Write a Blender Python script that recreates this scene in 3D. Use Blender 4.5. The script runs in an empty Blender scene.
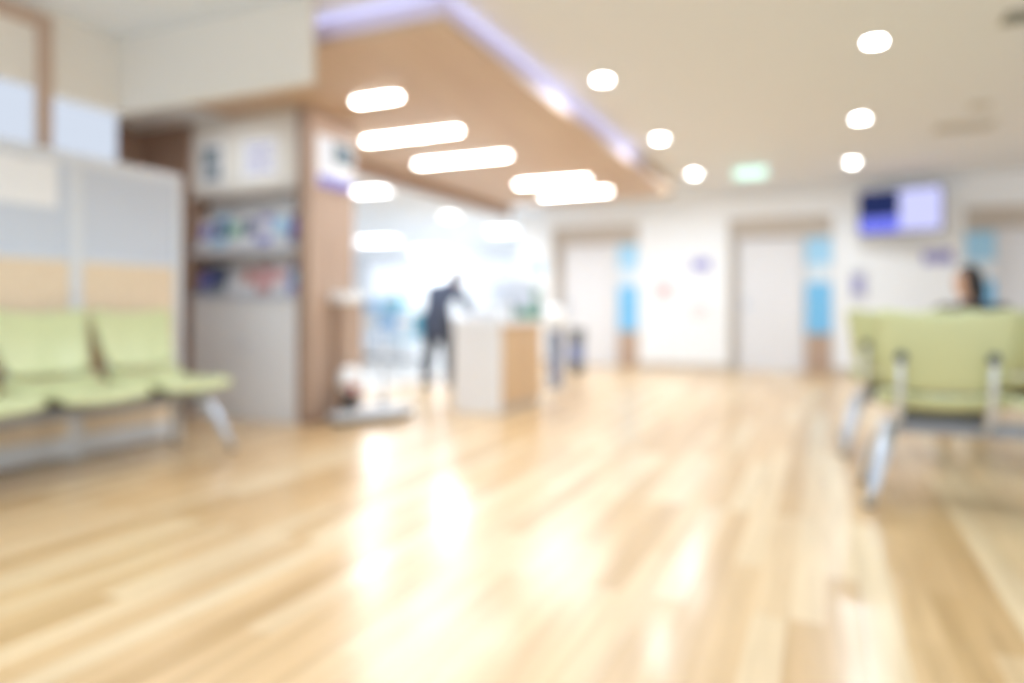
import bpy, bmesh, math, random
from mathutils import Vector, Matrix
random.seed(7)
C = bpy.context.scene.collection
PI = math.pi
R = math.radians

# ------------------------------------------------------------------ materials
def lin(c):
    return tuple(((v/255)/12.92 if v/255 <= .04045 else ((v/255+.055)/1.055)**2.4) for v in c) + (1,)

def mat(name, rgb, rough=.5, metal=0, spec=.5, var=.06, scale=8, bump=0, coat=0, trans=0, alpha=1):
    m = bpy.data.materials.new(name); m.use_nodes = True
    nt = m.node_tree; b = nt.nodes['Principled BSDF']
    b.inputs['Roughness'].default_value = rough; b.inputs['Metallic'].default_value = metal
    b.inputs['Specular IOR Level'].default_value = spec
    b.inputs['Coat Weight'].default_value = coat
    b.inputs['Transmission Weight'].default_value = trans; b.inputs['Alpha'].default_value = alpha
    tc = nt.nodes.new('ShaderNodeTexCoord'); n = nt.nodes.new('ShaderNodeTexNoise')
    n.inputs['Scale'].default_value = scale; n.inputs['Detail'].default_value = 4
    nt.links.new(tc.outputs['Object'], n.inputs['Vector'])
    mx = nt.nodes.new('ShaderNodeMix'); mx.data_type = 'RGBA'
    base = lin(rgb)
    mx.inputs[6].default_value = tuple(v*(1-var) for v in base[:3]) + (1,)
    mx.inputs[7].default_value = tuple(min(1, v*(1+var)) for v in base[:3]) + (1,)
    nt.links.new(n.outputs['Fac'], mx.inputs[0]); nt.links.new(mx.outputs[2], b.inputs['Base Color'])
    if bump:
        bp = nt.nodes.new('ShaderNodeBump'); bp.inputs['Strength'].default_value = bump
        bp.inputs['Distance'].default_value = .01
        nt.links.new(n.outputs['Fac'], bp.inputs['Height']); nt.links.new(bp.outputs['Normal'], b.inputs['Normal'])
    return m

def emit(name, rgb, strength, scale=3, var=.03):
    m = bpy.data.materials.new(name); m.use_nodes = True
    nt = m.node_tree; nt.nodes.clear()
    o = nt.nodes.new('ShaderNodeOutputMaterial'); e = nt.nodes.new('ShaderNodeEmission')
    e.inputs['Color'].default_value = lin(rgb); e.inputs['Strength'].default_value = strength
    nt.links.new(e.outputs[0], o.inputs[0])
    return m

def wood(name, dark, light, rough=.45, along='z', scale=2.0):
    m = bpy.data.materials.new(name); m.use_nodes = True
    nt = m.node_tree; b = nt.nodes['Principled BSDF']; b.inputs['Roughness'].default_value = rough
    tc = nt.nodes.new('ShaderNodeTexCoord'); mp = nt.nodes.new('ShaderNodeMapping')
    s = [scale*9]*3; s['xyz'.index(along)] = scale*.5
    mp.inputs['Scale'].default_value = s
    n = nt.nodes.new('ShaderNodeTexNoise'); n.inputs['Scale'].default_value = 1.3; n.inputs['Detail'].default_value = 6
    nt.links.new(tc.outputs['Object'], mp.inputs[0]); nt.links.new(mp.outputs[0], n.inputs['Vector'])
    r = nt.nodes.new('ShaderNodeValToRGB'); r.color_ramp.elements[0].position = .3; r.color_ramp.elements[1].position = .7
    r.color_ramp.elements[0].color = lin(dark); r.color_ramp.elements[1].color = lin(light)
    nt.links.new(n.outputs['Fac'], r.inputs[0]); nt.links.new(r.outputs[0], b.inputs['Base Color'])
    return m

def floor_mat():
    m = bpy.data.materials.new('strip_wood_floor'); m.use_nodes = True
    nt = m.node_tree; b = nt.nodes['Principled BSDF']; L = nt.links.new
    tc = nt.nodes.new('ShaderNodeTexCoord')
    mp = nt.nodes.new('ShaderNodeMapping'); mp.inputs['Rotation'].default_value = (0, 0, PI/2)
    L(tc.outputs['Object'], mp.inputs[0])
    br = nt.nodes.new('ShaderNodeTexBrick')
    br.inputs['Scale'].default_value = 1; br.inputs['Brick Width'].default_value = 1.1
    br.inputs['Row Height'].default_value = .1; br.inputs['Mortar Size'].default_value = .0015
    br.inputs['Mortar Smooth'].default_value = .3; br.inputs['Bias'].default_value = 0
    br.offset = .37; br.offset_frequency = 3
    br.inputs['Color1'].default_value = (0, 0, 0, 1); br.inputs['Color2'].default_value = (1, 1, 1, 1)
    br.inputs['Mortar'].default_value = (.2, .2, .2, 1)
    L(mp.outputs[0], br.inputs['Vector'])
    ramp = nt.nodes.new('ShaderNodeValToRGB'); e = ramp.color_ramp.elements
    e[0].color = lin((202, 164, 114)); e[1].color = lin((234, 210, 172))
    e.new(.5).color = lin((222, 186, 138))
    # each board takes its own tone
    L(br.outputs['Color'], ramp.inputs[0])
    mp2 = nt.nodes.new('ShaderNodeMapping'); mp2.inputs['Scale'].default_value = (22, 1.4, 1)
    L(tc.outputs['Object'], mp2.inputs[0])
    n = nt.nodes.new('ShaderNodeTexNoise'); n.inputs['Scale'].default_value = 1; n.inputs['Detail'].default_value = 6
    L(mp2.outputs[0], n.inputs['Vector'])
    r2 = nt.nodes.new('ShaderNodeValToRGB'); r2.color_ramp.elements[0].color = (.72, .68, .62, 1)
    r2.color_ramp.elements[1].color = (1.0, 1.0, 1.0, 1)
    r2.color_ramp.elements[0].position = .3; r2.color_ramp.elements[1].position = .62
    L(n.outputs['Fac'], r2.inputs[0])
    mx = nt.nodes.new('ShaderNodeMix'); mx.data_type = 'RGBA'; mx.blend_type = 'MULTIPLY'; mx.inputs[0].default_value = .8
    L(ramp.outputs[0], mx.inputs[6]); L(r2.outputs[0], mx.inputs[7]); L(mx.outputs[2], b.inputs['Base Color'])
    b.inputs['Roughness'].default_value = .32; b.inputs['Specular IOR Level'].default_value = .5
    b.inputs['Coat Weight'].default_value = .35; b.inputs['Coat Roughness'].default_value = .18
    bp = nt.nodes.new('ShaderNodeBump'); bp.inputs['Strength'].default_value = .08; bp.inputs['Distance'].default_value = .004
    L(n.outputs['Fac'], bp.inputs['Height']); L(bp.outputs['Normal'], b.inputs['Normal'])
    return m

M = dict(
    floor=floor_mat(),
    ceiling=mat('painted_ceiling', (229, 233, 239), .85, var=.01),
    beige=mat('beige_paint', (226, 221, 213), .8, var=.012),
    white=mat('white_wall_paint', (240, 242, 245), .7, var=.01),
    offwhite=mat('offwhite_laminate', (236, 237, 240), .4, var=.01),
    doorgrey=mat('pale_grey_door', (228, 228, 232), .35, var=.01),
    taupe=mat('taupe_trim', (196, 186, 176), .5, var=.03),
    brown=wood('brown_wood_cladding', (174, 148, 130), (194, 168, 149), .45),
    darkbrown=wood('dark_brown_wood', (150, 122, 106), (166, 138, 120), .45),
    soffit=wood('tan_wood_ceiling', (197, 168, 142), (211, 186, 160), .5, 'y', 1.2),
    tan=wood('tan_laminate', (222, 200, 172), (232, 212, 186), .4, 'x'),
    deskwood=wood('honey_wood', (202, 166, 126), (218, 184, 146), .4),
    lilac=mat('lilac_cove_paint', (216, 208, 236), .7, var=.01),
    alu=mat('brushed_aluminium', (216, 219, 224), .4, .3, var=.04, scale=30),
    chrome=mat('silver_leg_metal', (200, 208, 220), .28, .75, var=.03, scale=20),
    greymetal=mat('grey_beam_metal', (150, 154, 162), .4, .5, var=.04),
    lime=mat('lime_green_plastic', (205, 210, 162), .34, var=.03, scale=5),
    blueplastic=mat('pale_blue_plastic', (150, 190, 225), .4, var=.03),
    teal=mat('teal_plastic', (95, 175, 200), .4, var=.03),
    black=mat('black_plastic', (38, 40, 44), .4, var=.1),
    darkgrey=mat('dark_grey_plastic', (84, 88, 92), .5, var=.08),
    whiteplastic=mat('white_plastic', (238, 240, 242), .35, var=.01),
    red=mat('red_plastic', (190, 70, 66), .4, var=.05),
    frost=mat('frosted_glass', (200, 207, 220), .3, var=.015, coat=.3),
    paper=mat('white_paper', (238, 238, 240), .7, var=.02),
    blue=mat('sky_blue_print', (122, 192, 236), .5, var=.03),
    lightblue=mat('light_blue_print', (164, 212, 242), .5, var=.03),
    navyink=mat('navy_print', (70, 84, 132), .5, var=.1),
    purple=mat('violet_print', (126, 124, 200), .5, var=.05),
    pink=mat('pink_print', (236, 190, 196), .6, var=.05),
    redink=mat('brick_red_print', (196, 128, 120), .6, var=.05),
    greyink=mat('pale_grey_print', (206, 208, 214), .6, var=.05),
    tealink=mat('slate_teal_photo_print', (92, 112, 124), .6, var=.25, scale=14),
    greenink=mat('green_print', (120, 180, 150), .6, var=.05),
    skin=mat('skin', (214, 168, 142), .55, var=.04, scale=20),
    hair=mat('dark_hair', (34, 26, 26), .5, var=.2, scale=40),
    jacket=mat('slate_grey_jacket_cloth', (66, 74, 94), .85, var=.12, scale=25, bump=.2),
    trousers=mat('charcoal_trouser_cloth', (54, 58, 68), .85, var=.12, scale=25),
    shirt=mat('dark_blouse_cloth', (70, 62, 66), .85, var=.1, scale=25),
    scrubs=mat('pale_blue_scrubs_cloth', (150, 196, 222), .85, var=.06, scale=25),
    shoe=mat('black_shoe_leather', (34, 34, 38), .4, var=.1),
    vent=mat('grey_green_vent', (140, 142, 134), .5, var=.05),
    ventpale=mat('pale_vent', (204, 198, 186), .5, var=.02),
    lamp=emit('lamp_diffuser', (255, 254, 252), 22),
    bar=emit('light_bar_diffuser', (255, 252, 248), 16),
    backlamp=emit('panel_diffuser', (250, 252, 255), 7),
    violetled=emit('violet_white_led_strip', (216, 214, 255), 2.3),
    exitface=emit('pale_green_sign_face', (206, 250, 232), 1.1),
    day=emit('daylight_pane', (226, 236, 252), .55),
    day2=emit('bright_daylight_pane', (232, 241, 255), .85),
    scr_dark=emit('screen_dark_blue', (38, 48, 92), .7),
    scr_blue=emit('screen_vivid_blue', (110, 118, 236), .75),
    scr_lav=emit('screen_lavender', (206, 208, 255), .68),
)

# ------------------------------------------------------------------ mesh helpers
def new(): return bmesh.new()

def bx(bm, x0, x1, y0, y1, z0, z1, bev=0, seg=2):
    v = [bm.verts.new(p) for p in ((x0,y0,z0),(x1,y0,z0),(x1,y1,z0),(x0,y1,z0),(x0,y0,z1),(x1,y0,z1),(x1,y1,z1),(x0,y1,z1))]
    f = [bm.faces.new([v[i] for i in q]) for q in ((0,3,2,1),(4,5,6,7),(0,1,5,4),(1,2,6,5),(2,3,7,6),(3,0,4,7))]
    if bev:
        ed = {e for a in f for e in a.edges}
        bmesh.ops.bevel(bm, geom=list(ed), offset=bev, segments=seg, affect='EDGES', profile=.5)
    return bm

def tube(bm, pts, r, n=12, cap=True):
    pts = [Vector(p) for p in pts]; rs = r if isinstance(r, (list, tuple)) else [r]*len(pts)
    rings = []; up = None
    for i, p in enumerate(pts):
        t = (pts[min(i+1, len(pts)-1)] - pts[max(i-1, 0)]).normalized()
        if up is None: up = Vector((0,0,1)) if abs(t.z) < .9 else Vector((1,0,0))
        a = t.cross(up).normalized(); b = a.cross(t).normalized(); up = b
        rings.append([bm.verts.new(p + (a*math.cos(2*PI*k/n) + b*math.sin(2*PI*k/n))*rs[i]) for k in range(n)])
    for i in range(len(rings)-1):
        for k in range(n):
            bm.faces.new((rings[i][k], rings[i][(k+1)%n], rings[i+1][(k+1)%n], rings[i+1][k]))
    if cap: bm.faces.new(rings[0][::-1]); bm.faces.new(rings[-1])
    return bm

def lathe(bm, prof, cx=0, cy=0, n=32):
    rings = []
    for r, z in prof:
        rings.append([bm.verts.new((cx+r*math.cos(2*PI*k/n), cy+r*math.sin(2*PI*k/n), z)) for k in range(n)])
    for i in range(len(rings)-1):
        for k in range(n):
            bm.faces.new((rings[i][k], rings[i][(k+1)%n], rings[i+1][(k+1)%n], rings[i+1][k]))
    bm.faces.new(rings[0][::-1]); bm.faces.new(rings[-1])
    return bm

def prism(bm, pts, z0, z1, bev=0):
    lo = [bm.verts.new((x, y, z0)) for x, y in pts]; hi = [bm.verts.new((x, y, z1)) for x, y in pts]
    f = [bm.faces.new(lo[::-1]), bm.faces.new(hi)]
    for i in range(len(pts)):
        j = (i+1) % len(pts); f.append(bm.faces.new((lo[i], lo[j], hi[j], hi[i])))
    if bev: bmesh.ops.bevel(bm, geom=list({e for a in f for e in a.edges}), offset=bev, segments=2, affect='EDGES', profile=.5)
    return bm

def sheet(bm, fn, nu, nv, th):
    """curved slab: fn(u,v) gives the mid surface, thickness th along its normal"""
    P = [[Vector(fn(i/nu, j/nv)) for j in range(nv+1)] for i in range(nu+1)]
    def nrm(i, j):
        a = P[min(i+1,nu)][j]-P[max(i-1,0)][j]; b = P[i][min(j+1,nv)]-P[i][max(j-1,0)]
        return a.cross(b).normalized()
    A = [[bm.verts.new(P[i][j]+nrm(i,j)*th/2) for j in range(nv+1)] for i in range(nu+1)]
    B = [[bm.verts.new(P[i][j]-nrm(i,j)*th/2) for j in range(nv+1)] for i in range(nu+1)]
    for i in range(nu):
        for j in range(nv):
            bm.faces.new((A[i][j],A[i+1][j],A[i+1][j+1],A[i][j+1])); bm.faces.new((B[i][j],B[i][j+1],B[i+1][j+1],B[i+1][j]))
    for i in range(nu):
        bm.faces.new((A[i][0],B[i][0],B[i+1][0],A[i+1][0])); bm.faces.new((A[i][nv],A[i+1][nv],B[i+1][nv],B[i][nv]))
    for j in range(nv):
        bm.faces.new((A[0][j],A[0][j+1],B[0][j+1],B[0][j])); bm.faces.new((A[nu][j],B[nu][j],B[nu][j+1],A[nu][j+1]))
    return bm

def obj(name, bm, m, parent=None, smooth=False):
    bmesh.ops.recalc_face_normals(bm, faces=bm.faces)
    me = bpy.data.meshes.new(name); bm.to_mesh(me); bm.free()
    me.materials.append(M[m] if isinstance(m, str) else m)
    if smooth:
        for p in me.polygons: p.use_smooth = True
    o = bpy.data.objects.new(name, me); C.objects.link(o)
    if parent: o.parent = parent
    return o

def rebase(o, p):
    """move a single-mesh thing's origin to its base"""
    p = Vector(p)
    o.data.transform(Matrix.Translation(-p)); o.location = p
    return o

def tag(o, label, cat, group=None, kind=None):
    o['label'] = label; o['category'] = cat
    if group: o['group'] = group
    if kind: o['kind'] = kind
    return o

def thing(name, label, cat, loc=(0,0,0), rz=0, group=None):
    o = bpy.data.objects.new(name, None); C.objects.link(o); o.empty_display_size = .1
    o.location = loc; o.rotation_euler = (0, 0, rz)
    return tag(o, label, cat, group)

def struct(name, bm, m, label=None, parent=None):
    o = obj(name, bm, m, parent)
    if parent is None:
        o['kind'] = 'structure'
        if label: o['label'] = label
        o['category'] = name.split('_')[0]
    return o

def dup(root, loc, rz, label, group=None):
    r = root.copy(); C.objects.link(r); r.location = loc; r.rotation_euler = (0, 0, rz); r['label'] = label
    if group: r['group'] = group
    for ch in list(root.children):
        c = ch.copy(); C.objects.link(c); c.parent = r
        for g in list(ch.children):
            d = g.copy(); C.objects.link(d); d.parent = c
    return r

def lamp(name, kind, loc, power, size, parent=None, rgb=(1,1,1), rot=(0,0,0), sy=None, spread=None):
    l = bpy.data.lights.new(name, kind); l.energy = power; l.color = rgb
    if kind == 'AREA':
        l.size = size
        if sy: l.shape = 'RECTANGLE'; l.size_y = sy
        else: l.shape = 'DISK'
        if spread: l.spread = spread
    else: l.shadow_soft_size = size
    o = bpy.data.objects.new(name, l); C.objects.link(o); o.location = loc; o.rotation_euler = rot
    if parent: o.parent = parent
    return o

# ------------------------------------------------------------------ setting
CZ, SZ, BZ = 2.7, 2.5, 2.4          # main ceiling, wood soffit underside, back room ceiling
FY = 10.9                           # far wall
struct('floor', bx(new(), -13.2, 6, -1.0, 16.2, -.12, 0), 'floor', 'glossy honey wood strip floor')
struct('floor_bounce', bx(new(), -13.05, -4.75, 4.76, 16, .0, .006), mat('pale_bounce_sheet', (208, 206, 204), .35, var=.03, scale=3), 'pale floor sheet added in the back room to bounce light upward')  # pale sheet added over the wood floor to bounce neutral light onto the ceiling
struct('ceiling', bx(new(), -4.5, 6, -1.0, 11.3, CZ, CZ+.15), 'ceiling', 'warm white plaster ceiling over the hall')
struct('ceiling_back', bx(new(), -13.2, -4.6, 4.62, 16.2, BZ, BZ+.15), 'white', 'lower white ceiling of the back room')

# wood soffit with a lit cove round its edge
so = struct('ceiling_soffit', bx(new(), -4.55, -1.955, 3.445, 9.95, SZ, SZ+.05, .006), 'soffit', 'suspended tan wood ceiling panel with violet cove light')
obj('cove_core', bx(new(), -4.45, -2.2, 3.68, 9.75, SZ+.05, CZ-.001), 'white', so)
obj('fascia', bx(new(), -4.62, -4.552, 4.98, 10.2, BZ-.04, SZ+.2, .004), 'darkbrown', so)
obj('led_strip', bx(new(), -2.08, -2.055, 3.56, 7.9, SZ+.1, SZ+.128), 'violetled', so)
obj('led_strip', bx(new(), -4.4, -2.1, 3.545, 3.57, SZ+.1, SZ+.128), 'violetled', so)
obj('led_shelf', bx(bx(new(), -2.2, -1.982, 3.5, 8.3, SZ+.06, SZ+.1), -4.5, -2.2, 3.5, 3.68, SZ+.06, SZ+.1), 'white', so)
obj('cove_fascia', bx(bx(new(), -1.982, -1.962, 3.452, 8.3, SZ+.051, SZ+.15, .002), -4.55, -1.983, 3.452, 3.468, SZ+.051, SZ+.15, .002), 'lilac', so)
obj('end_fascia', bx(new(), -1.982, -1.962, 8.3, 9.95, SZ+.051, CZ-.002, .002), 'soffit', so)

struct('wall_bulkhead', bx(new(), -4.43, -2.69, 3.2, 3.26, 2.2, CZ, .012), 'beige', 'beige bulkhead hanging from the ceiling over the left corner')

# left wall with two windows
w = new()
bx(w, -4.43, -4.28, -1.0, 3.2, 0, .9); bx(w, -4.43, -4.28, -1.0, 1.1, .9, CZ)
bx(w, -4.43, -4.28, 2.66, 2.76, .9, CZ); bx(w, -4.43, -4.28, 2.76, 3.2, 2.2, CZ); bx(w, -4.43, -4.31, 3.16, 3.2, .9, 2.2)
bx(w, -4.43, -4.28, 1.1, 2.66, 2.66, CZ)
struct('wall_left', w, 'beige', 'beige wall behind the partition')
w1 = struct('window_1', bx(bx(bx(bx(new(), -4.31, -4.25, 2.67, 2.75, .9, 2.66, .004), -4.31, -4.24, 1.05, 2.66, 2.585, 2.66, .004), -4.31, -4.24, 1.05, 1.12, .9, 2.585, .004), -4.31, -4.24, 1.12, 2.66, .86, .92, .004), 'brown', 'window in a brown wood frame with a beige upper panel')
obj('window_pane', bx(new(), -4.3, -4.29, 1.12, 2.66, .92, 2.22), 'day', w1)
obj('upper_panel', bx(new(), -4.31, -4.28, 1.12, 2.66, 2.22, 2.585), 'beige', w1)
w2 = struct('window_2', bx(bx(new(), -4.345, -4.275, 2.765, 3.2, 2.19, 2.215), -4.345, -4.275, 2.765, 3.2, .9, .93), 'white', 'narrow bright window beside the brown post')
obj('window_pane', bx(new(), -4.3, -4.29, 2.765, 3.198, .93, 2.19), 'day', w2)

# recess behind the bulkhead
w = new(); bx(w, -5.75, -4.995, 4.4, 4.62, 0, SZ-.002); bx(w, -5.75, -5.6, 3.2, 4.4, 0, SZ-.002)
struct('wall_recess', w, 'darkbrown', 'brown wood wall left of the leaflet rack')
w = new(); bx(w, -5.75, -4.44, 3.06, 3.2, 0, CZ)
struct('wall_return', w, 'beige', 'beige wall return behind the window end')
struct('ceiling_recess', bx(new(), -5.75, -4.555, 3.2, 4.72, SZ, SZ+.1), 'ceiling', 'plaster ceiling of the recess')
struct('wall_pillar', bx(new(), -3.758, -3.68, 4.38, 4.95, 0, SZ-.002, .004), 'brown', 'brown wood clad end pillar beside the leaflet rack')
struct('trim_1', bx(new(), -3.765, -3.665, 4.365, 4.96, 0, .07, .003), 'darkbrown', 'dark skirting round the brown pillar')
struct('wall_behind_rack', bx(new(), -4.99, -3.765, 4.62, 4.72, 0, SZ-.002), 'white', 'wall behind the leaflet rack')

# far wall with three recessed lift-like doorways
D = [(-4.15, -2.68), (-1.33, .09), (1.68, 3.1)]
w = new(); xs = [-4.72] + [v for d in D for v in d] + [6.0]
for i in range(0, len(xs), 2): bx(w, xs[i], xs[i+1], FY, FY+.35, 0, CZ)
for a, b in D: bx(w, a, b, FY, FY+.35, 2.26, CZ)
struct('wall_far', w, 'white', 'white far wall with three doorways')
w = new()
bx(w, -4.72, -2.3, FY+.36, FY+.45, 0, CZ)
struct('wall_far_back', bx(w, -2.3, 6, FY+.36, FY+.45, 0, CZ), 'white', 'wall behind the doorways')
for k, (a, b) in enumerate(D):
    jl = k != 2
    d = struct('door_%d' % (k+1), bx(bx(new(), a+.36 if not jl else a+.12, b-.36 if jl else b-.02, FY+.2, FY+.25, 0, 1.98, .004), a, b, FY+.28, FY+.34, 0, 2.26), 'doorgrey',
               ['pale grey door nearest the reception desk', 'pale grey door left of the wall screen', 'pale grey door at the right end of the far wall'][k])
    fr = new(); bx(fr, a, b, FY+.12, FY+.27, 1.99, 2.26, .004)
    if jl: bx(fr, a, a+.11, FY+.12, FY+.27, 0, 1.99, .004)
    else: bx(fr, b-.02, b, FY+.12, FY+.27, 0, 1.99, .002)
    obj('door_frame', fr, 'taupe', d)
    p0, p1 = (b-.35, b-.01) if jl else (a+.01, a+.35)
    obj('side_panel', bx(new(), p0, p1, FY+.1, FY+.27, 0, 1.985, .004), 'taupe', d)
    obj('lower_panel', bx(new(), p0, p1, FY+.08, FY+.099, .02, .56, .003), 'brown', d)
    hx = a+.22 if jl else b-.12
    h = tube(new(), [(hx, FY+.2, .98), (hx, FY+.15, .98), (hx+.12, FY+.15, .98)], .011, 10)
    bx(h, hx-.025, hx+.025, FY+.192, FY+.2, .9, 1.06, .002)
    obj('door_handle', h, 'chrome', d)
    bn = thing('wall_banner', ['sky blue and white banner right of the door nearest the desk', 'sky blue and white banner between middle door and wall screen',
               'sky blue and white banner at the left of the rightmost door'][k], 'banner', ((p0+p1)/2, FY+.1, .56), 0, 'sky blue door banners')
    hw = (p1-p0)/2
    obj('banner_sheet', bx(new(), -hw, hw, -.016, -.003, 0, 1.38, .002), 'blue', bn)
    obj('upper_field', bx(new(), -hw+.005, hw-.005, -.019, -.016, 1.0, 1.37), 'lightblue', bn)
    wb = bx(new(), -hw+.005, hw-.005, -.019, -.016, .74, .99)
    obj('white_band', wb, 'paper', bn)
    tx = new()
    for r_, (q0, q1) in enumerate(((-.8, .7), (-.75, .3), (-.8, .55))):
        bx(tx, q0*hw, q1*hw, -.021, -.019, .92-r_*.07, .945-r_*.07)
    obj('printed_lines', tx, 'lightblue', bn)
struct('baseboard_far', bx(bx(bx(new(), -2.68, -1.33, FY-.012, FY, 0, .09), .09, 1.68, FY-.012, FY, 0, .09), -4.72, -4.15, FY-.012, FY, 0, .09), 'taupe', 'taupe skirting along the far wall')
struct('trim_2', bx(new(), -1.33, 1.68, FY-.02, FY, 2.56, CZ, .004), 'ceiling', 'plaster cornice over the far wall')

# back room
w = new()
WX = [(-11.4, -9.9), (-8.3, -7.0)]
bx(w, -13.2, -11.4, 16, 16.2, 0, BZ); bx(w, -9.9, -8.3, 16, 16.2, 0, BZ); bx(w, -7.0, -4.6, 16, 16.2, 0, BZ)
for a, b in WX: bx(w, a, b, 16, 16.2, 0, .7); bx(w, a, b, 16, 16.2, 2.2, BZ)
struct('wall_back', w, 'white', 'white end wall of the back room')
for k, (a, b) in enumerate(WX):
    f = new(); bx(f, a, b, 15.97, 16.05, .7, .76); bx(f, a, b, 15.97, 16.05, 2.14, 2.2); bx(f, a, a+.06, 15.97, 16.05, .76, 2.14); bx(f, b-.06, b, 15.97, 16.05, .76, 2.14)
    bx(f, (a+b)/2-.03, (a+b)/2+.03, 15.97, 16.05, .76, 2.14)
    o = struct('window_%d' % (k+3), f, 'white', ['bright window far back on the left', 'bright window far back behind the reception desk'][k])
    obj('window_pane', bx(new(), a, b, 16.06, 16.08, .7, 2.2), 'day2', o)
struct('wall_back_left', bx(new(), -13.2, -13.05, 4.62, 16, 0, BZ), 'white', 'left wall of the back room')
struct('wall_back_right', bx(new(), -4.72, -4.6, FY+.45, 16, 0, BZ), 'white', 'right wall of the back room')
struct('wall_back_near', bx(new(), -13.2, -5.0, 4.63, 4.75, 0, BZ), 'white', 'near wall of the back room')
struct('wall_right', bx(bx(new(), 6, 6.15, -1.0, 11.3, 0, .6), 6, 6.15, -1.0, 11.3, 2.3, CZ), 'beige', 'right wall')

# ------------------------------------------------------------------ ceiling fixtures
def downlight():
    t = thing('ceiling_downlight', '', 'ceiling light', (0,0,CZ), 0, 'round ceiling downlights')
    prof = [(.058, -.001), (.082, -.001), (.082, -.008), (.062, -.016), (.058, -.012)]
    b = new(); n = 40; rings = []
    for r, z in prof: rings.append([b.verts.new((r*math.cos(2*PI*k/n), r*math.sin(2*PI*k/n), z)) for k in range(n)])
    for i in range(len(rings)):
        a, c = rings[i], rings[(i+1) % len(rings)]
        for k in range(n): b.faces.new((a[k], a[(k+1)%n], c[(k+1)%n], c[k]))
    obj('trim_ring', b, 'whiteplastic', t, True)
    obj('diffuser', lathe(new(), [(.057, -.015), (.057, -.004)], n=40), 'lamp', t)
    return t
DL = [(-1.58, 5.28, 'left row, nearest the camera'), (-1.58, 7.35, 'middle of the left row'), (-1.58, 9.43, 'left row, nearest the far doors'),
      (.3, 5.27, 'right row, nearest the camera'), (.3, 7.33, 'middle of the right row'), (.3, 9.46, 'right row, just before the wall screen')]
d0 = downlight()
for i, (x, y, s) in enumerate(DL):
    lab = 'round glowing ceiling downlight, ' + s
    if i == 0: d0.location = (x, y, CZ); d0['label'] = lab; o = d0
    else: o = dup(d0, (x, y, CZ), 0, lab)
for i, (x, y, s) in enumerate(DL):
    lamp('downlight_beam', 'AREA', (x, y, CZ-.03), 10.5, .12, rgb=(.76, .89, 1), spread=R(172))
# unseen lamps, added above the frame along the same grid to brighten the rack
for x, y, e in ((-1.58, 3.2, 14), (.3, 3.2, 5), (-1.58, 1.13, 9), (.3, 1.13, 4), (-3.3, 1.13, 4.5)):
    lamp('downlight_beam', 'AREA', (x, y, CZ-.03), e, .14, rgb=(.76, .89, 1), spread=R(140))

def light_bar(x0, x1, y, z, lab, mname='bar', w=.115):
    L2 = (x1-x0)/2-.03; h = w/2
    t = thing('ceiling_light_bar', lab, 'ceiling light', ((x0+x1)/2, y, z), 0, 'long light bars in the wood ceiling')
    def rr(L2, h, n=12):
        return [(L2-h+h*math.cos(a), h*math.sin(a)) for a in [(-PI/2+PI*k/n) for k in range(n+1)]] + [(-(L2-h)-h*math.sin(b), h*math.cos(b)) for b in [PI*k/n for k in range(n+1)]]
    obj('housing', prism(new(), rr(L2, h), -.014, -.001), 'whiteplastic', t)
    obj('diffuser', prism(new(), rr(L2-.012, h-.012), -.024, -.014), mname, t)
    return t
for x0, x1, y, lab in ((-3.32, -2.84, 4.42, 'short rounded light bar in the wood ceiling, nearest the pillar'), (-4.0, -2.9, 5.48, 'second light bar from the pillar in the wood ceiling'),
                  (-4.1, -2.92, 6.57, 'middle one of the five light bars in the wood ceiling'), (-3.6, -2.58, 8.15, 'fourth light bar from the pillar in the wood ceiling'),
                  (-3.64, -2.58, 9.08, 'light bar in the wood ceiling nearest the far doors')):
    light_bar(x0, x1, y, SZ, lab)
    lamp('bar_beam', 'AREA', ((x0+x1)/2, y, SZ-.03), 9*(x1-x0)*(.6 if y < 4.6 else 1), x1-x0, rgb=(.76, .89, 1), sy=.14)

lamp('recess_fill', 'AREA', (-4.35, 3.75, SZ-.03), 4.5, .5, rgb=(.84, .93, 1))  # unseen fill lamp added behind the bulkhead to brighten rack and recess wall

def panel_light(x, y, L, W, lab):
    t = thing('ceiling_panel_light', lab, 'ceiling light', (x, y, BZ), 0, 'lights on the back room ceiling')
    obj('frame', bx(new(), -L/2, L/2, -W/2, W/2, -.02, -.001, .004), 'whiteplastic', t)
    obj('diffuser', bx(new(), -L/2+.02, L/2-.02, -W/2+.02, W/2-.02, -.026, -.02), 'backlamp', t)
for x, y, L, W, s in ((-5.2, 7.3, .5, .3, 'nearest the brown pillar'), (-5.42, 9.76, .24, .24, 'small square one in the middle'), (-5.54, 11.98, .5, .3, 'above the reception desk'),
                      (-8.76, 12.6, .9, .45, 'far left under the white ceiling'), (-9.1, 15.3, .9, .45, 'farthest one, by the end wall')):
    panel_light(x, y, L, W, 'bright back room ceiling light, ' + s)
    lamp('panel_beam', 'AREA', (x, y, BZ-.04), 30 if y > 9 else 14, .5, rgb=(.87, .945, 1))

t = thing('exit_sign', 'pale green glowing exit sign box hung from the ceiling', 'sign', (-.84, 9.06, CZ))
obj('housing', bx(new(), -.2, .2, -.035, .035, -.2, -.06, .006), 'whiteplastic', t)
obj('sign_face', bx(new(), -.185, .185, -.042, -.0352, -.188, -.072), 'exitface', t)
for s in (-1, 1): obj('hanger', tube(new(), [(s*.13, 0, -.001), (s*.13, 0, -.06)], .008), 'chrome', t)

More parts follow.
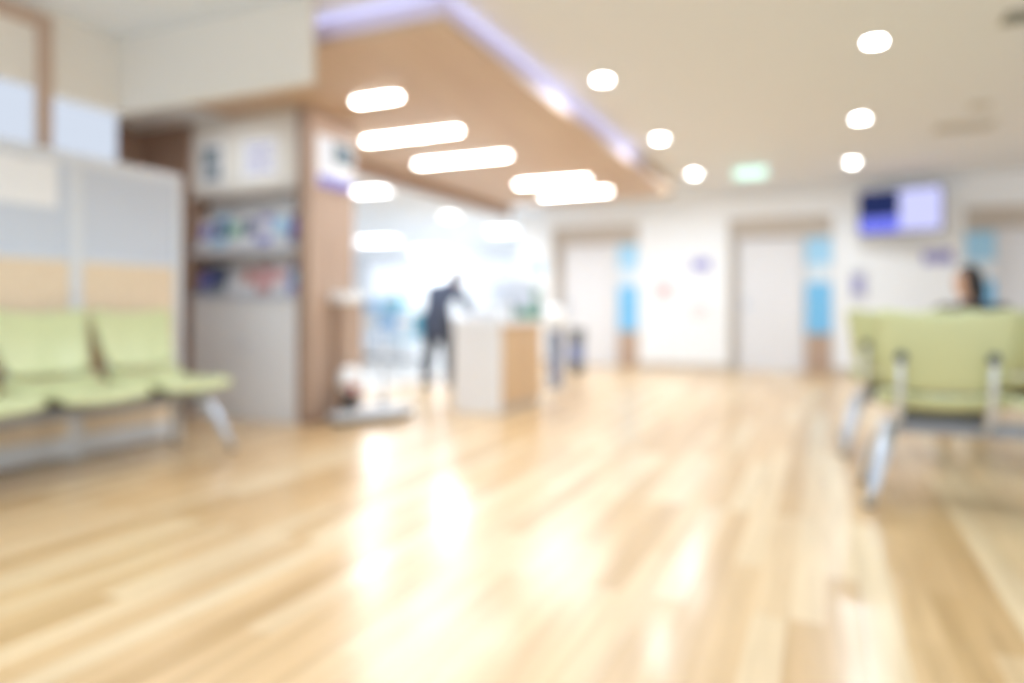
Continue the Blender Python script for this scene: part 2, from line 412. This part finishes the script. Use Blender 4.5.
def vent(x, y, L, W, m, lab, n=6):
    t = thing('ceiling_vent', lab, 'vent', (x, y, CZ))
    f = new(); e = .03
    bx(f, -L/2, L/2, -W/2, -W/2+e, -.014, -.001); bx(f, -L/2, L/2, W/2-e, W/2, -.014, -.001); bx(f, -L/2, -L/2+e, -W/2+e, W/2-e, -.014, -.001); bx(f, L/2-e, L/2, -W/2+e, W/2-e, -.014, -.001)
    obj('frame', f, m, t)
    obj('backing', bx(new(), -L/2+e, L/2-e, -W/2+e, W/2-e, -.003, -.001), m, t)
    for k in range(n):
        y0 = -W/2+e+(k+.3)*(W-2*e)/n
        obj('slat', bx(new(), -L/2+e, L/2-e, y0, y0+.012, -.012, -.003), m, t)
vent(1.24, 8.1, .5, .3, 'ventpale', 'pale slatted air vent in the ceiling right of the downlights')
vent(1.25, 5.2, .5, .2, 'vent', 'dark grey green air vent at the top right of the ceiling')
vent(1.24, 7.32, .16, .16, 'ventpale', 'tiny faint square vent in the ceiling beside the pale slatted vent', 3)

# ------------------------------------------------------------------ waiting benches
def bench(name, label, n, loc, rz, tint='lime', pitch=.58):
    """row of plastic shells on a beam; local +y is the way the sitter faces, x runs along the row, origin at the first seat"""
    t = thing(name, label, 'bench', loc, rz)
    obj('beam', bx(new(), -.2, (n-1)*pitch+.2, -.035, .035, .315, .38, .008), 'greymetal', t)
    for k in range(n):
        x = k*pitch
        def seat(u, v, x=x):
            a = (u-.5)*2
            w = .255*(1-.06*v)
            yy = -.2+.52*v
            z = .452+.03*a*a*(1-v*.4)-.016*math.sin(PI*min(1, v*1.05))
            if v < .2: z += .05*((.2-v)/.2)**1.6
            if v > .82: z -= .03*((v-.82)/.18)**2
            return (x+a*w, yy, z)
        obj('seat', sheet(new(), seat, 14, 14, .032), tint, t, True)
        def back(u, v, x=x):
            a = (u-.5)*2
            w = .222+.06*v**.8
            zt = .543+.34*v+(.034*a*a*v)-.008*(1-v)*(1-a*a)
            y = -.215-.1*v+.045*a*a-.02*math.sin(PI*v)
            if abs(a) > .8:
                c = (abs(a)-.8)/.2
                zt += (-.028*c*c if v > .85 else (.03*c*c if v < .12 else 0))
            return (x+a*w, y, zt)
        b = obj('backrest', sheet(new(), back, 16, 14, .016), tint, t, True)
        for s in (-1, 1):
            br = tube(new(), [(x+s*.175, 0, .36), (x+s*.175, -.15, .37), (x+s*.175, -.24, .43), (x+s*.175, -.268, .56), (x+s*.175, -.296, .69)], [.013, .014, .015, .015, .012], 10)
            obj('bracket', br, 'alu', b, True)
            cap = lathe(new(), [(.006, -.008), (.024, -.006), (.026, .004), (.02, .01)], n=20)
            bmesh.ops.rotate(cap, verts=cap.verts, cent=(0,0,0), matrix=Matrix.Rotation(PI/2, 3, 'X'))
            bmesh.ops.translate(cap, verts=cap.verts, vec=(x+s*.175, -.297, .69))
            obj('bracket_cap', cap, 'darkgrey', b, True)
        pl = bx(new(), x-.16, x+.16, -.11, .12, .381, .42, .004)
        obj('seat_support', pl, 'darkgrey', t)
    for s, x in ((-1, -.18), (1, (n-1)*pitch+.18)):
        for q in (-1, 1):
            pts = [(x, q*.02, .345), (x+s*.02, q*.1, .335), (x+s*.055, q*.17, .25), (x+s*.1, q*.235, .09), (x+s*.12, q*.26, .012)]
            lg = obj('leg', tube(new(), pts, [.031, .031, .03, .025, .021], 12), 'chrome', t, True)
            obj('foot', lathe(new(), [(.02, 0), (.024, .003), (.022, .014), (.014, .018)], x+s*.12, q*.26, 20), 'darkgrey', lg, True)
    return t
bench('waiting_bench', 'four seat lime green waiting bench along the partition at left', 4, (-3.73, 1.40, 0), -PI/2)
# placed so that the last seat ends beside the partition end
bpy.data.objects['waiting_bench'].rotation_euler = (0, 0, -PI/2)
bpy.data.objects['waiting_bench'].location = (-3.74, 3.1, 0)
bench('waiting_bench', 'lime green waiting bench nearest the camera at right, seen from behind', 3, (.48, 3.85, 0), 0)
bench('waiting_bench', 'middle lime green bench at right, showing its left corner behind the nearest', 3, (.4, 5.08, 0), 0)
bench('waiting_bench', 'rear lime green bench at right that carries the dark haired person', 2, (1.0, 6.3, 0), 0)

# ------------------------------------------------------------------ partition (free standing screen, three bays)
t = thing('partition_screen', 'aluminium framed partition with frosted glass over tan boards behind left bench', 'partition', (-4.15, 0, 0))
PY = [3.575, 2.85, 2.12, 1.39, .66]
for y in PY:
    w_ = .075 if y == PY[1] else .06
    obj('post', bx(new(), -.022, .022, y-w_, y, .0, 1.845, .003), 'alu', t)
for a, b in zip(PY[1:], PY[:-1]):
    y0, y1 = a, b-(.075 if b == PY[1] else .06)
    obj('top_rail', bx(new(), -.02, .02, y0, y1, 1.78, 1.845, .003), 'alu', t)
    obj('middle_rail', bx(new(), -.02, .02, y0, y1, 1.19, 1.22, .003), 'alu', t)
    obj('glass_panel', bx(new(), -.008, .008, y0, y1, 1.22, 1.78), 'frost', t)
    obj('lower_panel', bx(new(), -.013, .013, y0, y1, .14, 1.19), 'tan', t)
    obj('kick_rail', bx(new(), -.02, .02, y0, y1, .02, .14, .003), 'alu', t)
nt_ = thing('white_rectangle', 'blank white rectangle on the left glass of partition', 'notice', (-4.14, 2.5, 1.5))
obj('sheet', bx(new(), 0, .004, -.18, .2, 0, .27), 'paper', nt_)  # plain white rectangle set on the glass, small grey strip at its top
obj('grey_strip', bx(new(), .004, .005, -.03, .05, .255, .285), 'greyink', nt_)

# ------------------------------------------------------------------ leaflet rack and what stands on it
rx0, rx1, ry = -4.985, -3.768, 4.4
t = thing('leaflet_rack', 'built-in white leaflet rack with two shelves beside the brown pillar', 'rack', ((rx0+rx1)/2, ry, 0))
hw = (rx1-rx0)/2
obj('back_panel', bx(new(), -hw, hw, .18, .2, .98, 2.497), 'offwhite', t)
obj('header_panel', bx(new(), -hw+.03, hw-.03, .0, .02, 1.89, 2.497, .003), 'beige', t)
for z in (1.85, 1.345): obj('shelf', bx(new(), -hw+.03, hw-.03, -.03, .18, z, z+.025, .003), 'taupe', t)
for z in (1.42, .98+.035): obj('lip', bx(new(), -hw+.03, hw-.03, -.03, -.022, z-.05 if z > 1.2 else z-.03, z+.0 if z > 1.2 else z+.02), 'frost', t)
obj('ledge', bx(new(), -hw+.03, hw-.03, -.03, .18, .97, .99, .003), 'offwhite', t)
for s in (-1, 1): obj('side_panel', bx(new(), (-hw if s < 0 else hw-.03), (-hw+.03 if s < 0 else hw), -.03, .2, 0, 2.497, .003), 'darkbrown', t)
for s in (-1, 1):
    x0, x1 = (-hw+.032, -.003) if s < 0 else (.003, hw-.032)
    dd = obj('cabinet_door', bx(new(), x0, x1, -.015, .005, .09, .965, .003), 'offwhite', t)
    obj('knob', lathe(new(), [(.008, 0), (.012, .012), (.016, .02), (.01, .028)], 0, 0, 16), 'chrome', dd, True)
    k_ = dd.children[0]; k_.rotation_euler = (PI/2, 0, 0); k_.location = (-.05 if s < 0 else .05, -.015, .6)
obj('plinth', bx(new(), -hw+.03, hw-.03, -.01, .18, 0, .09), 'offwhite', t)
obj('carcass', bx(new(), -hw+.03, hw-.03, .006, .18, .09, .97), 'offwhite', t)

cxr = (rx0+rx1)/2
p = thing('poster', 'small framed slate teal photo poster on the header above the rack', 'poster', (-4.72, ry, 1.95))
obj('frame', bx(new(), -.13, .13, -.014, -.002, 0, .36, .003), 'paper', p)
obj('picture', bx(new(), -.1, .1, -.018, -.0142, .04, .31), 'tealink', p)
pb = new()
for k in range(3): bx(pb, -.09+k*.065, -.045+k*.065, -.02, -.018, .06+.04*k, .16+.05*k)
obj('light_patches', pb, 'greyink', p)
p = thing('poster', 'faint pale notice with grey lines on the header, right of the teal poster', 'poster', (-4.2, ry, 1.97))
obj('sheet', bx(new(), -.2, .2, -.006, -.002, 0, .33), 'paper', p)
pb = new()
for k in range(5): bx(pb, -.14, .14-.03*(k % 2), -.008, -.006, .06+k*.05, .075+k*.05)
obj('printed_lines', pb, 'purple', p)

def leaflet(x, z, w, h, cover, block, lab, grp, blk=(.45, .85)):
    t = thing('leaflet', lab, 'leaflet', (x, ry+.03, z), 0, grp)
    def lean(bm):
        bmesh.ops.rotate(bm, verts=bm.verts, cent=(0,0,0), matrix=Matrix.Rotation(R(-12), 3, 'X')); return bm
    obj('cover', lean(bx(new(), -w/2, w/2, -.004, .004, .0, h)), cover, t)
    obj('cover_picture', lean(bx(new(), -w/2+.012, w/2-.012, -.0055, -.004, h*blk[0], h*blk[1])), block, t)
    tb = new()
    for k in range(3): bx(tb, -w/2+.015, w/2-.02-.02*(k % 2), -.0055, -.004, h*(.1+.09*k), h*(.13+.09*k))
    obj('cover_lines', lean(tb), 'greyink' if cover != 'greyink' else 'paper', t)
row1 = [('paper', 'purple', 'white leaflet with violet picture'), ('lightblue', 'navyink', 'light blue leaflet with navy picture'), ('paper', 'greenink', 'white leaflet with green picture'),
        ('paper', 'navyink', 'white leaflet with navy picture'), ('purple', 'paper', 'violet leaflet with white picture'), ('paper', 'lightblue', 'white leaflet with light blue picture'), ('navyink', 'purple', 'navy leaflet with violet picture')]
for k, (c, b, l) in enumerate(row1):
    leaflet(cxr-.49+k*.163, 1.372, .145, .34 if k % 2 else .31, c, b, l + ' on the upper shelf of the rack', 'leaflets on the upper shelf')
row2 = [('navyink', 'purple', 'navy leaflet with violet picture'), ('tealink', 'navyink', 'slate teal leaflet with navy picture'), ('paper', 'greyink', 'plain white leaflet with grey picture'),
        ('paper', 'redink', 'white leaflet with brick red picture'), ('redink', 'pink', 'brick red leaflet with pink picture'), ('paper', 'pink', 'white leaflet with pink picture'), ('purple', 'lightblue', 'violet leaflet with light blue picture')]
for k, (c, b, l) in enumerate(row2):
    leaflet(cxr-.49+k*.163, .992, .145, .3 if k % 2 else .27, c, b, l + ' on the lower ledge of the rack', 'leaflets on the lower ledge')

t = thing('wall_sign', 'blue and white sign board on the right face of the brown pillar', 'sign', (-3.678, 4.67, 1.89))
obj('board', bx(new(), 0, .02, -.22, .24, 0, .4, .003), 'paper', t)
obj('blue_field', bx(new(), .02, .023, -.21, .23, .0, .09), 'purple', t)
obj('photo_field', bx(new(), .02, .023, -.02, .22, .2, .38), 'tealink', t)
obj('sky_field', bx(new(), .02, .023, -.2, -.03, .12, .38), 'greyink', t)

# ------------------------------------------------------------------ pedestal, scale and bits by the pillar
t = thing('pedestal', 'slim brown wood pedestal with white tray top beside the pillar', 'pedestal', (-3.6, 4.76, 0))
obj('body', bx(new(), -.06, .07, -.11, .11, .0, .96, .004), 'brown', t)
obj('tray', bx(new(), -.062, .09, -.16, .13, .96, 1.04, .015), 'whiteplastic', t)
t = thing('floor_scale', 'low silver weighing platform on the floor before the brown pillar', 'scale', (-3.33, 4.78, 0))
pl = [(-.2, -.37), (-.1, -.37), (.17, .04), (.17, .32), (-.2, .32)]
obj('platform', prism(new(), pl, .045, .1, .012), 'alu', t)
obj('mat', prism(new(), [(x*.86-.002, y*.88) for x, y in pl], .1, .107), 'greyink', t)
obj('skirt', prism(new(), [(x*.95-.001, y*.96) for x, y in pl], .02, .046), 'darkgrey', t)
for x, y in ((-.13, -.28), (.1, .06), (.1, .25), (-.13, .25)):
    obj('foot', lathe(new(), [(.026, 0), (.03, .006), (.026, .022)], x, y, 18), 'black', t, True)
obj('column', tube(new(), [(-.11, .24, .1), (-.11, .24, .72)], .016, 14), 'alu', t, True)
obj('collar', lathe(new(), [(.045, .1), (.042, .135), (.02, .16)], -.11, .24, 20), 'darkgrey', t, True)
obj('handle', tube(new(), [(-.11, .1, .7), (-.11, .12, .73), (-.11, .36, .73), (-.11, .38, .7)], .011, 10), 'whiteplastic', t, True)
t = thing('canister', 'white round canister with red knob on black stand on the scale', 'canister', (-3.43, 4.56, .107))
obj('stand', lathe(new(), [(.06, 0), (.065, .02), (.05, .1), (.045, .15)], n=24), 'black', t, True)
obj('bowl', lathe(new(), [(.03, .15), (.07, .17), (.092, .22), (.094, .27), (.075, .32), (.03, .345)], n=28), 'whiteplastic', t, True)
kb = tube(new(), [(.05, -.06, .2), (.075, -.075, .2), (.11, -.085, .17)], [.02, .03, .022], 12)
obj('knob', kb, 'red', t, True)

# ------------------------------------------------------------------ reception desk
t = thing('reception_desk', 'reception desk with white end panel and honey wood side', 'desk', (-2.78, 5.95, 0))
obj('end_panel', bx(new(), -.24, .22, -.46, -.41, 0, .764, .006), 'offwhite', t)
obj('side_panel', bx(new(), .2, .23, -.4, .5, .06, .764, .004), 'deskwood', t)
obj('worktop', bx(new(), -.245, .255, -.465, .54, .765, .815, .006), 'offwhite', t)
obj('inner_panel', bx(new(), -.22, -.19, -.4, .5, 0, .764, .004), 'offwhite', t)
obj('plinth', bx(new(), .17, .215, -.4, .5, 0, .06), 'taupe', t)
for k in range(2): obj('panel_seam', bx(new(), .23, .232, -.1+k*.3, -.096+k*.3, .07, .76), 'taupe', t)
t = thing('computer_monitor', 'pale blue white monitor standing on the reception desk', 'monitor', (-2.72, 6.12, .815), R(20))
obj('screen_back', bx(new(), -.2, .2, -.02, .02, .1, .38, .012), 'frost', t)
obj('screen', bx(new(), -.185, .185, .0205, .023, .115, .365), 'black', t)
obj('neck', bx(new(), -.025, .025, -.03, -.012, .01, .2, .004), 'greymetal', t)
obj('base', bx(new(), -.11, .11, -.09, .09, 0, .012, .004), 'greymetal', t)
t = thing('document_tray', 'stacked white document tray at the near end of the desk', 'tray', (-2.72, 5.7, .815))
for k in range(2):
    b = new(); z = k*.08
    bx(b, -.12, .12, -.1, .13, z, z+.006); bx(b, -.12, -.115, -.1, .13, z+.006, z+.06); bx(b, .115, .12, -.1, .13, z+.006, z+.06); bx(b, -.115, .115, .125, .13, z+.006, z+.06)
    obj('tray_level', b, 'whiteplastic', t)
    obj('papers', bx(new(), -.105, .105, -.09, .115, z+.006, z+.03), 'paper', t)
ps = new()
for s in (-1, 1): bx(ps, s*.115-.003, s*.115+.003, .05, .07, .06, .08)
obj('spacer', ps, 'whiteplastic', t)
for k, (c, l, y) in enumerate((('greenink', 'green ring binder standing on the desk beside the monitor', 6.3), ('navyink', 'navy ring binder at the far end of the desk', 6.39))):
    t = thing('ring_binder', l, 'binder', (-2.66, y, .815), 0, 'binders on the desk')
    obj('cover', bx(bx(bx(new(), -.13, .13, -.035, -.031, 0, .29), -.13, .13, .031, .035, 0, .31), .126, .13, -.031, .031, 0, .31), c, t)
    obj('pages', bx(new(), -.12, .11, -.025, .02, .006, .3), 'paper', t)
    obj('spine_label', bx(new(), .13, .1315, -.02, .02, .14, .26), 'paper', t)

# sanitiser pedestal and slim bin beyond the desk
t = thing('sanitizer_stand', 'slim blue grey stand with round white head beyond the desk', 'stand', (-2.9, 7.75, 0))
obj('base', lathe(new(), [(.13, 0), (.13, .012), (.05, .03)], n=28), 'greymetal', t, True)
obj('column', bx(new(), -.07, .07, -.05, .05, .025, .66, .012), mat('blue_grey_plastic', (122, 134, 164), .45), t)
obj('head', lathe(new(), [(.03, .66), (.1, .69), (.13, .77), (.12, .86), (.07, .93), (.02, .95)], n=28), 'whiteplastic', t, True)
obj('drip_plate', bx(new(), -.08, .08, -.14, -.05, .55, .562, .003), 'darkgrey', t)
t = thing('waste_bin', 'tall dark grey bin with blue band in front of the far doors', 'bin', (-3.26, 9.6, 0))
obj('body', prism(new(), [(-.075, -.1), (.075, -.1), (.08, .1), (-.08, .1)], .02, .56, .015), 'darkgrey', t)
obj('band', bx(new(), -.082, .082, -.108, .09, .18, .4, .004), mat('blue_bin_band', (104, 120, 170), .45), t)
obj('lid', bx(new(), -.09, .09, -.115, .115, .56, .63, .02), 'black', t)
obj('pedal', bx(new(), -.04, .04, -.16, -.1, 0, .02, .004), 'black', t)

# ------------------------------------------------------------------ far wall fittings
t = thing('television', 'wall mounted screen showing dark blue block and lavender panel', 'television', (.89, 10.5, 2.2), R(-16))
obj('casing', bx(new(), -.5, .5, -.03, .03, -.29, .29, .012), 'black', t)
obj('screen', bx(new(), -.48, .48, -.034, -.0305, -.27, .27), 'scr_lav', t)
obj('dark_picture', bx(new(), -.475, .0, -.0365, -.0345, -.07, .265), 'scr_dark', t)
obj('blue_caption', bx(new(), -.475, .0, -.0365, -.0345, -.265, -.075), 'scr_blue', t)
a_ = tube(new(), [(0, .03, 0), (0, .2, .02), (-.05, .38, .02)], .022, 12)
bx(a_, -.14, .14, .03, .045, -.12, .12, .004)
obj('wall_bracket', a_, 'darkgrey', t)

def plaque(x, z, w, h, m, name, lab, cat, ink='paper', lines=2, y=FY):
    t = thing(name, lab, cat, (x, y, z))
    obj('plate', bx(new(), -w/2, w/2, -.014, 0, 0, h, .003), m, t)
    b = new()
    for k in range(lines):
        zz = h*(.25+.5*k/max(1, lines-1)) if lines > 1 else h*.45
        bx(b, -w*.38, w*(.38-.12*(k % 2)), -.016, -.014, zz-h*.05, zz+h*.05)
    obj('printed_lines', b, ink, t)
plaque(-1.72, 1.5, .28, .17, 'purple', 'wall_sign', 'violet room sign between the two doors left of the screen', 'sign')
plaque(1.37, 1.52, .34, .17, 'purple', 'wall_sign', 'violet room sign on the wall below the screen', 'sign')
plaque(-2.28, 1.1, .2, .2, 'pink', 'wall_notice', 'small pink notice low on the wall between doors', 'poster', 'redink')
plaque(-1.74, .76, .34, .25, 'paper', 'wall_notice', 'white notice with faint pink lines below violet sign', 'poster', 'pink', 3)
plaque(.42, 1.04, .22, .42, 'greyink', 'wall_notice', 'tall pale grey notice on the wall left under the screen', 'poster', 'purple', 4)
plaque(-4.42, 1.5, .3, .2, 'lightblue', 'wall_sign', 'pale blue sign on the far wall left of the first door', 'sign')

# ------------------------------------------------------------------ back room furniture
for k, (x, tint, l) in enumerate(((-6.2, 'blueplastic', 'pale blue chair in the back room, left one of the pair'), (-5.55, 'teal', 'teal chair in the back room, beside the grey jacketed person'))):
    t = thing('side_chair', l, 'chair', (x, 8.9, 0), PI*.95, 'back room chairs')
    obj('seat', sheet(new(), lambda u, v: ((u-.5)*.46, -.2+.42*v, .44+.02*(2*u-1)**2), 8, 8, .02), tint, t, True)
    obj('backrest', sheet(new(), lambda u, v: ((u-.5)*.44, -.22-.06*v+.03*(2*u-1)**2, .5+.36*v), 8, 8, .018), tint, t, True)
    for sx in (-1, 1):
        obj('leg', tube(new(), [(sx*.19, .17, .43), (sx*.21, .2, 0)], .013, 10), 'chrome', t, True)
        obj('leg', tube(new(), [(sx*.19, -.25, .72), (sx*.19, -.2, .43), (sx*.21, -.24, 0)], .013, 10), 'chrome', t, True)
t = thing('storage_cabinet', 'low white cabinet with blue trays far back in the bright room', 'cabinet', (-7.2, 10.6, 0))
obj('body', bx(new(), -.7, .7, -.25, .25, .06, .86, .006), 'offwhite', t)
obj('plinth', bx(new(), -.66, .66, -.22, .22, 0, .06), 'darkgrey', t)
obj('worktop', bx(new(), -.73, .73, -.28, .28, .86, .9, .006), 'whiteplastic', t)
for s in (-1, 1):
    dd = obj('cabinet_door', bx(new(), (-.69 if s < 0 else .01), (-.01 if s < 0 else .69), -.27, -.251, .08, .84, .003), 'offwhite', t)
    obj('door_handle', tube(new(), [(s*.06, -.275, .5), (s*.06, -.295, .52), (s*.06, -.295, .66), (s*.06, -.275, .68)], .007, 8), 'chrome', dd, True)
for k, (x, m_, s_) in enumerate(((-7.55, 'blueplastic', 'pale blue storage tub on the left of the white cabinet'), (-7.0, 'teal', 'teal storage tub on the right of the white cabinet'))):
    t = thing('storage_tub', s_, 'tub', (x, 10.6, .9), 0, 'tubs on the cabinet')
    obj('tub', prism(new(), [(-.18, -.13), (.18, -.13), (.18, .13), (-.18, .13)], 0, .2, .015), m_, t)
    obj('lid', bx(new(), -.195, .195, -.145, .145, .2, .225, .006), 'whiteplastic', t)

# ------------------------------------------------------------------ people
def skin_obj(name, chains, root, m, parent, lv=2):
    """chains: list of [(point, radius), ...]; shared points are welded into one graph"""
    bm = new(); lay = bm.verts.layers.skin.verify(); seen = {}
    def vert(p, r):
        k = tuple(round(c, 4) for c in p)
        if k not in seen:
            v = bm.verts.new(p); rr = r if isinstance(r, tuple) else (r, r)
            v[lay].radius = rr; v[lay].use_root = False; seen[k] = v
        return seen[k]
    for ch in chains:
        vs = [vert(p, r) for p, r in ch]
        for a, b in zip(vs[:-1], vs[1:]):
            if a is not b and not bm.edges.get((a, b)): bm.edges.new((a, b))
    vert(root, .1)[lay].use_root = True
    me = bpy.data.meshes.new(name); bm.to_mesh(me); bm.free(); me.materials.append(M[m])
    o = bpy.data.objects.new(name, me); C.objects.link(o); o.parent = parent
    s = o.modifiers.new('skin', 'SKIN'); s.use_smooth_shade = True; s.branch_smoothing = .4
    u = o.modifiers.new('sub', 'SUBSURF'); u.levels = lv; u.render_levels = lv
    return o

def V(*a): return Vector(a)
def hand(wrist, d, side):
    """palm and five fingers leaving the wrist along d; side points to the thumb"""
    d = Vector(d).normalized(); side = (Vector(side)-d*Vector(side).dot(d)).normalized(); nrm = d.cross(side)
    palm = wrist+d*.05; kn = wrist+d*.09
    ch = [[(wrist, .024), (palm, (.033, .02)), ]]
    for k, (off, L) in enumerate(((.03, .07), (.01, .08), (-.011, .074), (-.031, .056))):
        b = kn+side*off; s = 1 if nrm.z < 0 else -1
        ch.append([(palm, (.033, .02)), (b, .0095), (b+d*L*.5+nrm*.008*s, .0085), (b+d*L*.85+nrm*.026*s, .007)])
    tb = wrist+d*.03+side*.03
    ch.append([(palm, (.033, .02)), (tb+d*.012, .011), (tb+d*.04+side*.022, .009), (tb+d*.065+side*.03, .0075)])
    return ch

def head_mesh(parent, c, face, up, rr=.1):
    """head turned so that it looks along face; returns parts for hair"""
    f = Vector(face).normalized(); u = (Vector(up)-f*Vector(up).dot(f)).normalized(); s = f.cross(u)
    return f, u, s

def person(name, label, loc, rz, J, shoes, clothes, hairm):
    t = thing(name, label, 'person', loc, rz)
    pel, wst, chest, neck, headc, face = (Vector(J[k]) for k in ('pelvis', 'waist', 'chest', 'neck', 'head', 'face'))
    f = face.normalized(); u = (headc-neck).normalized(); u = (u-f*u.dot(f)).normalized(); s = f.cross(u)
    chains = [[(pel, .105), (wst, .09), (chest, .1), (neck, .05), (headc-u*.055+f*.008, .072), (headc+u*.005, .104), (headc+u*.095-f*.006, .088)]]
    # nose and chin keep to the same surface
    chains.append([(headc-u*.055+f*.008, .072), (headc-u*.085+f*.05, .026)])
    chains.append([(headc+u*.005, .104), (headc-u*.02+f*.076, .013)])
    for k in (1, -1): chains.append([(headc+u*.005, .104), (headc-u*.005+s*.092*k-f*.012, .014)])
    low = Vector(J.get('hem', pel-V(0, 0, .06)))
    torso, legs = [[(low, .18), (pel, .172), (wst, .15), (chest, .165), (chest+(neck-chest)*.6, .125), (neck, .072)]], []
    for sd in ('l', 'r'):
        sh, el, wr = (Vector(J[sd+k]) for k in ('sh', 'el', 'wr')); hp, kn, an, to = (Vector(J[sd+k]) for k in ('hip', 'knee', 'ank', 'toe'))
        hd = (wr-el).normalized()
        if sd+'hd' in J: hd = Vector(J[sd+'hd']).normalized()
        chains.append([(chest, .1), (sh, .048), (el, .04), (wr, .024)])
        chains += hand(wr, hd, Vector(J[sd+'th']))
        chains.append([(pel, .105), (hp, .08), (kn, .058), (an, .038), (to, .036)])
        torso.append([(chest, .165), (sh, .092), (el, .064), (wr-(wr-el)*.1, .042)])
        legs.append([(pel.lerp(hp, .45)+V(0,0,.02), .1), (hp, .112), (kn, .086), (an+V(0,0,.02), .068)])
        ft = to-an; ft.z = 0; ft.normalize()
        sm = new()
        sx = ft.cross(V(0,0,1))
        pts = [an+V(0,0,.03)-ft*.02, an-V(0,0,an.z-.05)+ft*.03, an-V(0,0,an.z-.045)+ft*.11, an-V(0,0,an.z-.038)+ft*.18]
        tube(sm, [an-V(0,0,an.z-.05)-ft*.065]+pts[1:], [.038, .05, .046, .03], 14)
        if shoes: obj('shoe', sm, 'shoe', t, True)
        else: sm.free()
    skin_obj('body', chains, pel, 'skin', t)
    skin_obj(clothes[0][0], torso, pel, clothes[0][1], t)
    tr = new()
    for ch in legs:
        P = [p for p, q in ch]; Q = [q for p, q in ch]; path, rad = [], []
        for a, b_, ra, rb in zip(P[:-1], P[1:], Q[:-1], Q[1:]):
            for k in range(6): path.append(a.lerp(b_, k/6)); rad.append(ra+(rb-ra)*k/6)
        path.append(P[-1]); rad.append(Q[-1])
        for _ in range(3):
            path = [path[0]]+[(path[i-1]+path[i]*2+path[i+1])/4 for i in range(1, len(path)-1)]+[path[-1]]
        tube(tr, path, rad, 18)
    obj(clothes[1][0], tr, clothes[1][1], t, True)
    hb = new(); bmesh.ops.create_uvsphere(hb, u_segments=24, v_segments=16, radius=1)
    for v in hb.verts:
        a, b_, c_ = v.co
        w = 1.0
        p = headc+u*.035-f*.022+s*a*.098+f*b_*.094+u*c_*.108
        if b_ > .2 and c_ < .55: p -= f*(b_-.2)*.16
        if b_ < 0 and c_ < 0 and hairm == 'long': p += u*c_*.16-f*.01
        v.co = p
    obj('hair', hb, 'hair', t, True)
    eb = new()
    for k in (1, -1):
        r0 = bmesh.ops.create_uvsphere(eb, u_segments=10, v_segments=8, radius=.009)
        for v in r0['verts']: v.co += headc+u*.014+f*.072+s*k*.033
    obj('eyes', eb, 'black', t, True)
    return t
# standing, bent forward towards the desk (local +x is forward)
person('person', 'person in slate grey jacket and dark trousers, bent forward left of desk', (-4.2, 7.3, 0), R(92), dict(hem=(-.08, 0, .5),
    pelvis=(-.08, 0, .86), waist=(-.02, 0, 1.0), chest=(.16, -.01, 1.13), neck=(.28, -.02, 1.22), head=(.37, -.04, 1.29), face=(.85, -.1, -.5),
    lsh=(.15, .19, 1.14), lel=(.26, .24, .9), lwr=(.46, .18, .86), lth=(0, -1, .2), rsh=(.15, -.2, 1.14), rel=(.26, -.24, .9), rwr=(.46, -.18, .86), rth=(0, 1, .2),
    lhip=(-.07, .09, .8), lknee=(-.02, .11, .46), lank=(-.1, .11, .09), ltoe=(.06, .12, .05), rhip=(-.07, -.09, .8), rknee=(.06, -.11, .46), rank=(.02, -.11, .09), rtoe=(.18, -.12, .05)),
    True, (('jacket', 'jacket'), ('trousers', 'trousers')), 'short')
# seated on the rear bench, head turned to the left
person('person', 'dark haired person seated behind green benches with head turned left', (1.0, 6.3, 0), PI/2, dict(
    pelvis=(-.04, 0, .6), waist=(-.04, 0, .7), chest=(-.03, 0, .86), neck=(-.02, 0, .98), head=(0, .02, 1.1), hem=(-.04, 0, .57), face=(.25, .95, -.1),
    lsh=(-.03, .18, .89), lel=(.02, .24, .68), lwr=(.2, .16, .62), lth=(0, -1, .2), rsh=(-.03, -.18, .89), rel=(.02, -.24, .68), rwr=(.2, -.16, .62), rth=(0, 1, .2),
    lhip=(.04, .1, .57), lknee=(.42, .12, .54), lank=(.4, .12, .09), ltoe=(.55, .13, .05), rhip=(.04, -.1, .57), rknee=(.42, -.12, .54), rank=(.38, -.12, .09), rtoe=(.53, -.13, .05)),
    True, (('blouse', 'shirt'), ('trousers', 'trousers')), 'long')

# ------------------------------------------------------------------ light, world, camera
wd = bpy.data.worlds.new('daylight'); bpy.context.scene.world = wd; wd.use_nodes = True
bg = wd.node_tree.nodes['Background']; bg.inputs[0].default_value = (.79, .895, 1, 1); bg.inputs[1].default_value = 1.15

cam = bpy.data.cameras.new('camera'); co = bpy.data.objects.new('camera', cam); C.objects.link(co)
co.location = (0, 0, .9); co.rotation_euler = (PI/2, 0, R(24))
cam.sensor_width = 36; cam.lens = 24.75; cam.shift_y = -31.5/1024
cam.dof.use_dof = True; cam.dof.focus_distance = .7; cam.dof.aperture_fstop = 1.12; cam.clip_start = .05
sc = bpy.context.scene; sc.camera = co
sc.view_settings.view_transform = 'Standard'; sc.view_settings.look = 'None'
sc.view_settings.exposure = .7; sc.view_settings.gamma = 1; sc.view_settings.use_curve_mapping = False
try: sc.cycles.use_denoising = True; sc.cycles.max_bounces = 8; sc.cycles.diffuse_bounces = 6
except Exception: pass
